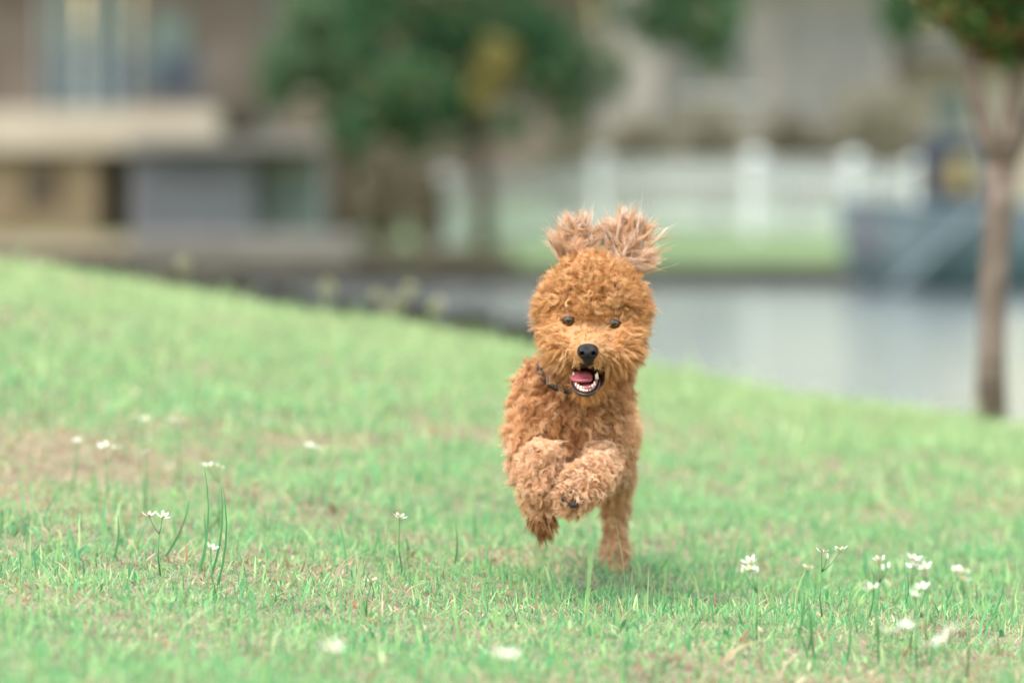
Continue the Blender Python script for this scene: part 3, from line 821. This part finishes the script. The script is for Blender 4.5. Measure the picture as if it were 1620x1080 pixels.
# per region: lock density per m2, strands per lock, length m, lift, curl radius, turns, root spread, colour list
FUR = {
 'head':     (62000, 13, .023, .66, .0034, 1.3, .0042, [(206, 146, 88), (192, 130, 74), (216, 160, 104), (178, 116, 62)]),
 'cheek':    (56000, 12, .018, .50, .0018, 0.7, .0040, [(202, 142, 84), (190, 128, 72), (214, 160, 104)]),
 'muzzle':   (110000, 10, .014, .42, .0008, 0.5, .0034, [(204, 146, 88), (192, 130, 74), (216, 166, 112)]),
 'chin':     (80000, 10, .012, .35, .0008, 0.5, .0034, [(196, 136, 80), (184, 120, 66)]),
 'ear':      (64000, 14, .026, .06, .0030, 1.1, .0040, [(208, 158, 122), (200, 146, 104), (218, 176, 144), (184, 128, 86)]),
 'chest':    (40000, 18, .028, .48, .0050, 1.7, .0046, [(196, 138, 88), (176, 116, 68), (208, 154, 106), (158, 100, 56)]),
 'trunk':    (34000, 15, .023, .48, .0048, 1.6, .0046, [(202, 148, 98), (214, 162, 114), (186, 130, 82)]),
 'shoulder': (40000, 18, .025, .48, .0048, 1.7, .0046, [(200, 144, 96), (212, 158, 110), (182, 124, 76)]),
 'upleg':    (40000, 16, .021, .50, .0038, 1.6, .0044, [(206, 152, 108), (218, 170, 130), (188, 132, 88)]),
 'foreleg':  (44000, 16, .017, .60, .0038, 1.5, .0044, [(212, 158, 112), (222, 174, 130), (196, 140, 94), (208, 154, 110)]),
 'paw':      (60000, 12, .018, .35, .0022, 0.9, .0034, [(176, 122, 78), (150, 94, 54), (196, 144, 98), (134, 82, 44)]),
 'soft_paw': (62000, 12, .014, .60, .0028, 1.1, .0036, [(212, 160, 116), (194, 138, 92), (222, 176, 134), (172, 114, 70)]),
 'hind':     (50000, 12, .0125, .50, .0026, 1.3, .0040, [(206, 156, 110), (218, 174, 130), (190, 136, 90)]),
}
NMAX = 70000
nl = int(min(AREA * 80000, 40000))
ti = RNG.choice(len(tri), nl, p=ta / ta.sum())
u = RNG.random((nl, 2)); sw = u.sum(1) > 1; u[sw] = 1 - u[sw]
root = V[tri[ti, 0]] + e1[ti] * u[:, :1] + e2[ti] * u[:, 1:]
val, rg = body_sdf(root, True)
rname = np.array([pr[0] for pr in PR])[rg]
eps = .002
nrmv = norm(np.stack([body_sdf(root + np.eye(3)[k] * eps) - body_sdf(root - np.eye(3)[k] * eps) for k in range(3)], 1))
dens0 = nl / AREA
keep = RNG.random(nl) < np.array([FUR[r][0] for r in rname]) / dens0
keep &= np.linalg.norm(root - NOSE, axis=1) > dr(19)
for e_ in EYES: keep &= np.linalg.norm((root - e_) * [1, .6, 1.1], axis=1) > dr(10.0)
keep &= sd_ell(root, MC + np.array((0, 0, -.001)), np.array(MR) * [1.12, 1.6, 1.12]) > 0
for (qx, qy, dd, r_) in ((907, 797, -.034, 11),): keep &= np.linalg.norm(root - dp(qx, qy, dd), axis=1) > dr(r_)
root, nrmv, rname, rg = root[keep], nrmv[keep], rname[keep], rg[keep]
nl = len(root)
# flow
flow = np.zeros((nl, 3)); ear_len = np.zeros(nl)
isf = np.isin(rname, ['head', 'cheek', 'muzzle', 'chin'])
flow[isf] = root[isf] - (NOSE + np.array((0, 0, .012)))
under = isf & (root[:, 2] < dp(930, 513, .05)[2]) & (np.abs(root[:, 0] - NOSE[0]) > dr(22))
flow[under] = norm(flow[under] * [1, 1, .0]) + np.array((0, 0, -.12))
low = isf & (root[:, 2] < dp(930, 545, 0)[2])
flow[low] += np.array((0, 0, -.018))
for i, pr in enumerate(PR):
    mk = rg == i
    if not mk.any() or pr[0] in ('head', 'cheek', 'muzzle', 'chin'): continue
    if pr[0] == 'ear':
        tips = [(880, 378), (898, 352), (920, 346), (946, 370)] if pr[2][0] < dp(938, 0, .13)[0] else [(964, 362), (984, 340), (1008, 352), (1036, 360), (1062, 382), (1030, 406)]
        tips = np.array([dp(tx, ty, .14) for tx, ty in tips])
        q = tips[None] - root[mk][:, None]; ql = np.linalg.norm(q, axis=2) + RNG.normal(0, .013, (mk.sum(), len(tips)))
        ch_ = np.argmin(np.where(q[..., 2] > -.012, ql, ql + .03), 1); qv = q[np.arange(mk.sum()), ch_]
        flow[mk] = norm(qv); ear_len[mk] = np.clip(np.linalg.norm(qv, axis=1) * .95 + .008, .014, .055)
    elif pr[0] in ('chest', 'trunk', 'shoulder'):
        flow[mk] = np.array((0, .25, -.8)) + 0.5 * norm(root[mk] - dp(910, 620, .15)) 
    else:
        ax = norm(pr[3] - pr[2]); flow[mk] = ax + np.array((0, 0, -.25))
brow = np.zeros(nl, bool)
for e_ in EYES:                                   # the brow hangs forward over the eye
    q = root - e_; br = isf & (q[:, 2] > dr(5)) & (q[:, 2] < dr(26)) & (np.abs(q[:, 0]) < dr(24))
    brow |= br
    flow[br] = np.array((0, -.3, -.55)) + norm(flow[br]) * .5
flow = flow - nrmv * np.sum(flow * nrmv, 1, keepdims=True)
flow = norm(flow + 1e-6)
par = np.array([FUR[r][1:7] for r in rname])
length = par[:, 1] * RNG.uniform(.55, 1.3, nl) * np.where(brow, .8, 1)
# muzzle bridge and brow shorter near the eyes
de = np.min([np.linalg.norm(root - e_, axis=1) for e_ in EYES], axis=0)
ve = np.stack([root - e_ for e_ in EYES]); ce = ve[np.argmin(np.linalg.norm(ve, axis=2), 0), np.arange(nl)]
toward = np.sum(norm(-ce) * flow, 1)
fe = np.where(isf, np.where(toward > .2, .38, .46) + np.where(toward > .2, .62, .54) * sstep(dr(15), np.where(toward > .2, dr(62), dr(46)), de), 1)
dn = np.linalg.norm(root - NOSE, axis=1)
length *= np.maximum(fe * np.where(isf, .35 + .65 * sstep(dr(18), dr(55), dn), 1), .50)
isear = rname == 'ear'
length[isear] = ear_len[isear] * RNG.uniform(.7, 1.15, isear.sum())
lift = par[:, 2] * RNG.uniform(.7, 1.25, nl)
lift = np.where(isf & (de < dr(30)), lift * .85, lift)
dirn = norm(nrmv * lift[:, None] + flow * (1 - np.clip(lift, 0, .95))[:, None] + RNG.normal(0, 1, (nl, 3)) * np.where(rname == 'ear', .16, .22)[:, None])
ua = norm(np.cross(dirn, RNG.normal(size=(nl, 3)))); ub = np.cross(dirn, ua)
phase = RNG.uniform(0, 2 * math.pi, nl); turns = par[:, 4] * RNG.uniform(.7, 1.3, nl) * RNG.choice([-1, 1], nl)
Rc = par[:, 3] * RNG.uniform(.35, 1.4, nl)
ns = par[:, 0].astype(int)
lk = np.repeat(np.arange(nl), ns)
NS = len(lk); K = 11
t = np.linspace(0, 1, K)
off = RNG.normal(0, 1, (NS, 2)) * par[lk, 5][:, None] * .55
tg1 = norm(np.cross(nrmv, flow))[lk]; tg2 = flow[lk]
r0 = root[lk] + tg1 * off[:, :1] + tg2 * off[:, 1:] - nrmv[lk] * .002
Ls = length[lk] * RNG.uniform(.75, 1.1, NS) * np.where(RNG.random(NS) < .03, 1.35, 1)
clump = RNG.uniform(.35, .85, nl)[lk]
ph = phase[lk] + RNG.normal(0, .2, NS)
ang = ph[:, None] + 2 * math.pi * turns[lk][:, None] * t
env = np.minimum(t * 3, 1) ** .8
cur = (np.cos(ang)[..., None] * ua[lk][:, None] + np.sin(ang)[..., None] * ub[lk][:, None]) * (Rc[lk] * RNG.uniform(.85, 1.15, NS))[:, None, None] * env[None, :, None]
shrink = (1 - clump[:, None] * (t ** .7)[None])[..., None]
offv = (tg1 * off[:, :1] + tg2 * off[:, 1:])
POS = root[lk][:, None] + offv[:, None] * shrink - (nrmv[lk] * .002)[:, None] + dirn[lk][:, None] * (Ls[:, None] * t)[..., None] + cur
POS[:, :, 2] -= (Ls * .18)[:, None] * t ** 2 * np.where(isear[lk], -.3, 1)[:, None]
POS += (RNG.normal(0, .0011, (NS, 3))[:, None] * (t ** 1.5)[None, :, None])
rad = np.where(isear[lk], .00026, .00026)[:, None] * (1.05 - .75 * t ** 1.5)[None]
colp = []
for r in FUR: pass
lockcol = np.zeros((nl, 3))
FM = {'chest': np.array((1.05, 1.02, 1.0)), 'trunk': 1.1, 'shoulder': 1.12, 'head': np.array((.95, .93, .90)), 'cheek': np.array((.95, .93, .92)), 'muzzle': np.array((.96, .95, .95)), 'ear': np.array((1.0, 1.07, 1.10))}
for r in FUR:
    mk = rname == r
    cs = np.array([lin(*c) for c in FUR[r][7]])
    lockcol[mk] = np.clip(cs[RNG.integers(0, len(cs), mk.sum())] * np.array((1.12, 1.33, 1.72)) * FM.get(r, 1.0), 0, .88)
hc = np.clip((lockcol * RNG.uniform(.78, 1.12, (nl, 1)))[lk] * RNG.uniform(.86, 1.14, (NS, 1)), 0, .9)
hcv = bpy.data.hair_curves.new('fur')
hcv.add_curves([K] * NS)
hcv.position_data.foreach_set('vector', np.ascontiguousarray((POS - DB).reshape(-1, 3), np.float32).ravel())
ra_ = hcv.attributes.get('radius') or hcv.attributes.new('radius', 'FLOAT', 'POINT')
ra_.data.foreach_set('value', np.ascontiguousarray(rad, np.float32).ravel())
ca = hcv.attributes.new('fcol', 'FLOAT_COLOR', 'CURVE')
c4 = np.ones((NS, 4), np.float32); c4[:, :3] = hc
ca.data.foreach_set('color', c4.ravel())
M['fur'] = mat_attr('dog_fur', 'fcol', 0.22, 0.45, 0.35)
hcv.materials.append(M['fur'])
fo = link('fur', hcv, None, dog); fo['kind'] = 'stuff'
print('FUR strands', NS, 'locks', nl, 'body faces', len(F), 'area', AREA)

# ------------------------------------------------------------------ grass
def patch(x, y, s, seed=0.0):
    return (np.sin(x * 2.1 * s + seed) * np.sin(y * 1.7 * s + 1.3 * seed) + np.sin(x * 4.7 * s - y * 3.1 * s + seed * 2) * .6 + np.sin(x * 9.3 * s + y * 7.7 * s + seed) * .4) / 2
def blades(n, dlo, dhi, hmean, wid, side, lean=.35):
    # uniform over the trapezoid the lens sees plus a margin on both sides
    y = np.sqrt(RNG.random(n) * (dhi ** 2 - dlo ** 2) + dlo ** 2)
    half = y * .1333 + side
    x = RNG.uniform(-1, 1, n) * half
    brown = .55 * patch(x, y, 1.0, .4) + .5 * patch(x, y, 4.3, 1.9) + RNG.normal(0, .55, n)
    left = sstep(-.2, -.9, x) * sstep(5.9, 6.3, y) * (1 - sstep(7.0, 7.6, y))
    brown = brown + .6 * left - .45 * sstep(7.3, 8.8, y)
    dry = brown > .30
    h = hmean * RNG.lognormal(0, .42, n)
    h = np.where(dry, h * .75, h) * np.where(brown < -.3, 1.12, 1)
    z = H(x, y)
    a = RNG.uniform(0, 2 * math.pi, n)
    ln = np.abs(RNG.normal(0, lean, n)) + np.where(dry, .6, .05)
    dx, dy = np.cos(a), np.sin(a)
    w = wid * RNG.uniform(.6, 1.4, n)
    fa = RNG.uniform(0, 2 * math.pi, n); fx, fy = np.cos(fa), np.sin(fa)
    tt = np.array([0, .38, .74, 1.0]); ww = np.array([.85, 1.0, .68, 0.0])
    VV = []
    for k in range(4):
        b = tt[k]
        cx = x + dx * ln * h * b ** 1.8; cy = y + dy * ln * h * b ** 1.8
        cz = z + h * b * (1 - .25 * np.clip(ln, 0, 1.2) * b) - .004
        if k < 3:
            VV.append(np.stack([cx - fx * w * ww[k] / 2, cy - fy * w * ww[k] / 2, cz], 1))
            VV.append(np.stack([cx + fx * w * ww[k] / 2, cy + fy * w * ww[k] / 2, cz], 1))
        else:
            VV.append(np.stack([cx, cy, cz], 1))
    VV = np.stack(VV, 1)
    g1, g2, g3, g4 = np.array((.16, .40, .18)), np.array((.28, .46, .19)), np.array((.40, .53, .27)), np.array((.08, .26, .12))
    pick = RNG.random((n, 1))
    gc = np.where(pick < .35, g1, np.where(pick < .68, g2, np.where(pick < .9, g3, g4)))
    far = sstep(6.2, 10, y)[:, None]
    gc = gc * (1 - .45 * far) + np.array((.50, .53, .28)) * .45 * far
    d1, d2, d3 = np.array((.46, .35, .23)), np.array((.30, .155, .085)), np.array((.54, .46, .32))
    pk_ = RNG.random((n, 1))
    dc = np.where(pk_ < .45, d1, np.where(pk_ < .7, d2, d3))
    c = np.where(dry[:, None], dc, gc) * RNG.uniform(.75, 1.2, (n, 1))
    return VV, c

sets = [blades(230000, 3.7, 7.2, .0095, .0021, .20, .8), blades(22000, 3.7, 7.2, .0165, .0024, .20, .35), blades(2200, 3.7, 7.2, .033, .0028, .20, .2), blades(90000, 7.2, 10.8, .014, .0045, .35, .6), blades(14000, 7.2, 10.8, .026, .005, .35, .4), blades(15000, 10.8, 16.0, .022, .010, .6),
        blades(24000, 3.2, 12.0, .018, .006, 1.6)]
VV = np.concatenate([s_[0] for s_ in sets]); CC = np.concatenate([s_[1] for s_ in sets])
n = len(VV)
i = np.arange(n)[:, None] * 7
FF = np.concatenate([i + [0, 1, 3], i + [0, 3, 2], i + [2, 3, 5], i + [2, 5, 4], i + [4, 5, 6]])
gm = np_mesh('grass', VV.reshape(-1, 3), FF)
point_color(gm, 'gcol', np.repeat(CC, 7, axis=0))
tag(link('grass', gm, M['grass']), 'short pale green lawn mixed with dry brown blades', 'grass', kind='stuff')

# ------------------------------------------------------------------ wild flowers
M['petal'] = mat_noise('white_petal', (0.60, 0.61, 0.55), (0.68, 0.68, 0.62), 60, 0.6)
M['stem'] = mat_noise('flower_stem', (0.05, 0.17, 0.06), (0.09, 0.22, 0.08), 40, 0.6)
M['pollen'] = mat_noise('pollen', (0.50, 0.42, 0.14), (0.58, 0.50, 0.22), 300, 0.8)
def petal_mesh():
    me_v, me_f = [], []
    prof = [(0, .0010), (.004, .0024), (.008, .0027), (.0112, .0016), (.0128, .0002)]
    for q, w in prof:
        zc = .35 * q + 16 * q * q
        for sx in (-1, 0, 1): me_v.append((q, sx * w, zc + (.0006 if sx else 0)))
    for a in range(4):
        for b in range(2): me_f.append((a * 3 + b, a * 3 + b + 1, a * 3 + b + 4, a * 3 + b + 3))
    me = np_mesh('petal', np.array(me_v), np.array(me_f), True); me.materials.append(M['petal'])
    return me
PET = petal_mesh()
def core_mesh():
    b = bmesh.new(); bmesh.ops.create_icosphere(b, subdivisions=1, radius=.0022, matrix=Matrix.Translation((0, 0, .0018)))
    for k in range(6):
        a = k * math.pi / 3
        bmesh.ops.create_cone(b, segments=4, radius1=.0004, radius2=.0007, depth=.006, matrix=Matrix.Translation((.0022 * math.cos(a), .0022 * math.sin(a), .004)) @ Matrix.Rotation(.35, 4, Vector((-math.sin(a), math.cos(a), 0))))
    me = bpy.data.meshes.new('flower_head'); b.to_mesh(me); b.free(); me.materials.append(M['pollen']); return me
CORE = core_mesh()
bud = bmesh.new(); bmesh.ops.create_uvsphere(bud, u_segments=8, v_segments=6, radius=.0028, matrix=Matrix.Diagonal((.7, .7, 1.6, 1)))
BUD = bpy.data.meshes.new('bud'); bud.to_mesh(BUD); bud.free(); BUD.materials.append(M['petal'])

def solve_d(px, py, hgt):
    lo_, hi_ = 2.5, 10.5
    for _ in range(50):
        md = (lo_ + hi_) / 2; q = P(px, py, md)
        if q[2] - float(H(q[0], q[1])) > hgt: lo_ = md
        else: hi_ = md
    return (lo_ + hi_) / 2

def plant(blooms, hgt, label, buds=(), scale=0.86):
    px, py = blooms[0]
    d_ = solve_d(px, py, hgt)
    tops = [P(bx, by, d_ + random.uniform(-.01, .01)) for bx, by in blooms]
    bt_ = [P(bx, by, d_) for bx, by in buds]
    cx = float(np.mean([t_[0] for t_ in tops])) + random.uniform(-.012, .012); cy = float(tops[0][1]) + random.uniform(-.01, .01)
    base_ = np.array((cx, cy, float(H(cx, cy)) - .005))
    r = tag(empty('wildflower', base_), label, 'flower', 'white wildflowers in the lawn')
    zmin = min(t_[2] for t_ in tops + bt_)
    multi = len(tops) + len(bt_) > 1
    jz = max(zmin - .022, base_[2] + .03) if multi else None
    jn = np.array((cx + random.uniform(-.003, .003), cy, jz)) if multi else tops[0]
    MB().tube([np.zeros(3), (jn - base_) * .5 + np.array((random.uniform(-.004, .004), 0, 0)), jn - base_], [.0014, .0012, .0010], 6).build('stem', M['stem'], r, True)
    for t_ in tops + bt_:
        if multi: MB().tube([jn - base_, (jn + t_) / 2 - base_ + np.array((0, 0, -.003)), t_ - base_], [.0007, .0006, .0006], 5).build('pedicel', M['stem'], r, True)
    for t_ in tops:
        hd = link('flower_head', CORE, None, r); hd.location = t_ - base_
        hd.rotation_euler = (random.uniform(-.15, .40), random.uniform(-.35, .35), random.uniform(0, 1)); hd.scale = (scale,) * 3
        for k in range(6):
            pt = link('petal', PET, None, hd); pt.rotation_euler = (0, random.uniform(-.15, .12), k * math.pi / 3 + random.uniform(-.12, .12)); s_ = random.uniform(.88, 1.1); pt.scale = (s_,) * 3
    for t_ in bt_:
        link('bud', BUD, None, r).location = t_ - base_
S1 = 'single white star flower on a thin green stem in the lawn'
S2 = 'two white star flowers sharing one thin stem in the lawn'
for bl, hg, lb, bd in [
    ([(208, 662), (229, 666)], .10, 'two white flowers set apart above the bare brown patch', ()), ([(274, 668), (286, 669)], .10, 'two touching white flowers above the bare brown patch', ()), ([(124, 700)], .085, 'single white flower over the upper edge of the bare brown patch', ()),
    ([(165, 707), (185, 712)], .085, 'two low white flowers inside the bare brown patch', ()), ([(231, 717)], .09, 'single small white flower between the brown patch and the tallest stalks', ()), ([(328, 739), (345, 741)], .10, 'white flower pair level with the tips of the tallest stalks', ()), ([(491, 708), (502, 713)], .10, 'white flower pair standing alone between the brown patch and the dog', ()),
    ([(236, 817), (257, 819)], .085, 'sharp white flower pair on a forked stem beside the tallest stalks', ()), ([(333, 869)], .07, 'white star flower facing sideways among the tallest grass stalks', ()),
    ([(632, 820)], .085, 'single white flower in the lawn beside the dog', ()), ([(588, 921)], .045, 'tiny low white flower barely above the grass', ()),
    ([(528, 1027), (512, 1029)], .085, 'blurred white double flower standing alone in the lawn before the dog', ()), ([(788, 1037), (806, 1040)], .085, 'blurred white flower pair in the lawn in front of the forepaws', ()),
    ([(1187, 891), (1185, 902)], .10, 'white flower pair with three closed buds on a branching stem', [(1175, 901), (1198, 901), (1188, 911)]),
    ([(1277, 901)], .11, 'single white flower between the budded pair and the wide fork', ()), ([(1300, 874), (1330, 872)], .095, 'wide forked stem carrying two white flowers and one bud', [(1309, 879)]),
    ([(1391, 888)], .11, 'single white flower with two small buds below it', [(1397, 897), (1406, 894)]), ([(1380, 933)], .095, 'single low white flower beside the crowded cluster of three', ()),
    ([(1445, 886), (1453, 891), (1446, 897)], .125, 'cluster of three white flowers crowded on one tall stem', ()), ([(1463, 899), (1461, 912)], .115, 'two white flowers one above the other touching the crowded cluster', ()),
    ([(1458, 932), (1446, 944)], .095, 'two white flowers on a short stem under the crowded cluster', ()), ([(1512, 906), (1524, 907), (1522, 918)], .13, 'loose cluster of three white flowers on the rightmost tall stalk', ()),
    ([(1433, 993), (1408, 1000)], .085, 'blurred white flower pair set wide apart in front of the clusters', ()), ([(1507, 999), (1500, 1009)], .085, 'two overlapping blurred white flowers before the loose cluster', ()), ([(1488, 1018), (1467, 1024)], .075, 'lowest white flower pair, half sunk in the grass before the clusters', ()), ([(1598, 1016)], .085, 'single blurred white flower standing apart from all the clusters', ())]:
    plant(bl, hg, lb, bd)

# ------------------------------------------------------------------ tall grass stalks that stand clear of the lawn
M['stalk'] = mat_noise('grass_stalk', (0.05, 0.20, 0.08), (0.09, 0.27, 0.10), 30, 0.55)
for (bx, by, tx, ty) in [(345, 925, 352, 764), (333, 915, 350, 768), (316, 905, 323, 735), (320, 895, 322, 812), (262, 880, 300, 790), (330, 840, 352, 800), (180, 885, 186, 812),
                         (716, 905, 721, 829), (588, 880, 598, 835), (745, 815, 778, 765), (1262, 1010, 1270, 916), (1372, 985, 1382, 908), (1278, 1040, 1247, 972), (1470, 1050, 1474, 940), (1433, 960, 1435, 905),
                         (1490, 965, 1508, 920), (1340, 1045, 1341, 960), (1278, 1030, 1283, 968), (1085, 1005, 1110, 972), (1040, 905, 1058, 880), (1555, 1000, 1590, 920)]:
    lo_, hi_ = 3.0, 9.5
    for _ in range(40):
        md = (lo_ + hi_) / 2; q = P(bx, by, md)
        if q[2] - float(H(q[0], q[1])) > 0.0: lo_ = md
        else: hi_ = md
    b_ = P(bx, by, lo_); tp = P(tx, ty, lo_ - .01)
    r = tag(link('grass_stalk', bpy.data.meshes.new('grass_stalk')), 'thin tall green grass stalk rising above the lawn', 'grass stalk', 'tall grass stalks')
    dvv = tp - b_; side = np.array((dvv[2], 0, -dvv[0])) * .06
    b2 = bmesh.new()
    pts = [b_ + dvv * q + side * math.sin(q * math.pi) for q in np.linspace(0, 1, 6)]
    rr = np.array([.0017, .0017, .0015, .0013, .0009, .0002])
    ang_ = random.uniform(-.6, .6)
    prev = None
    for pt, w in zip(pts, rr):
        cur_ = [b2.verts.new(pt + np.array((math.cos(ang_) * w, math.sin(ang_) * w, 0))), b2.verts.new(pt + np.array((0, w * .5, 0))), b2.verts.new(pt - np.array((math.cos(ang_) * w, math.sin(ang_) * w, 0)))]
        if prev:
            for k in range(3): b2.faces.new((prev[k], prev[(k + 1) % 3], cur_[(k + 1) % 3], cur_[k]))
        prev = cur_
    bmesh.ops.recalc_face_normals(b2, faces=b2.faces)
    b2.to_mesh(r.data); b2.free(); r.data.materials.append(M['stalk'])
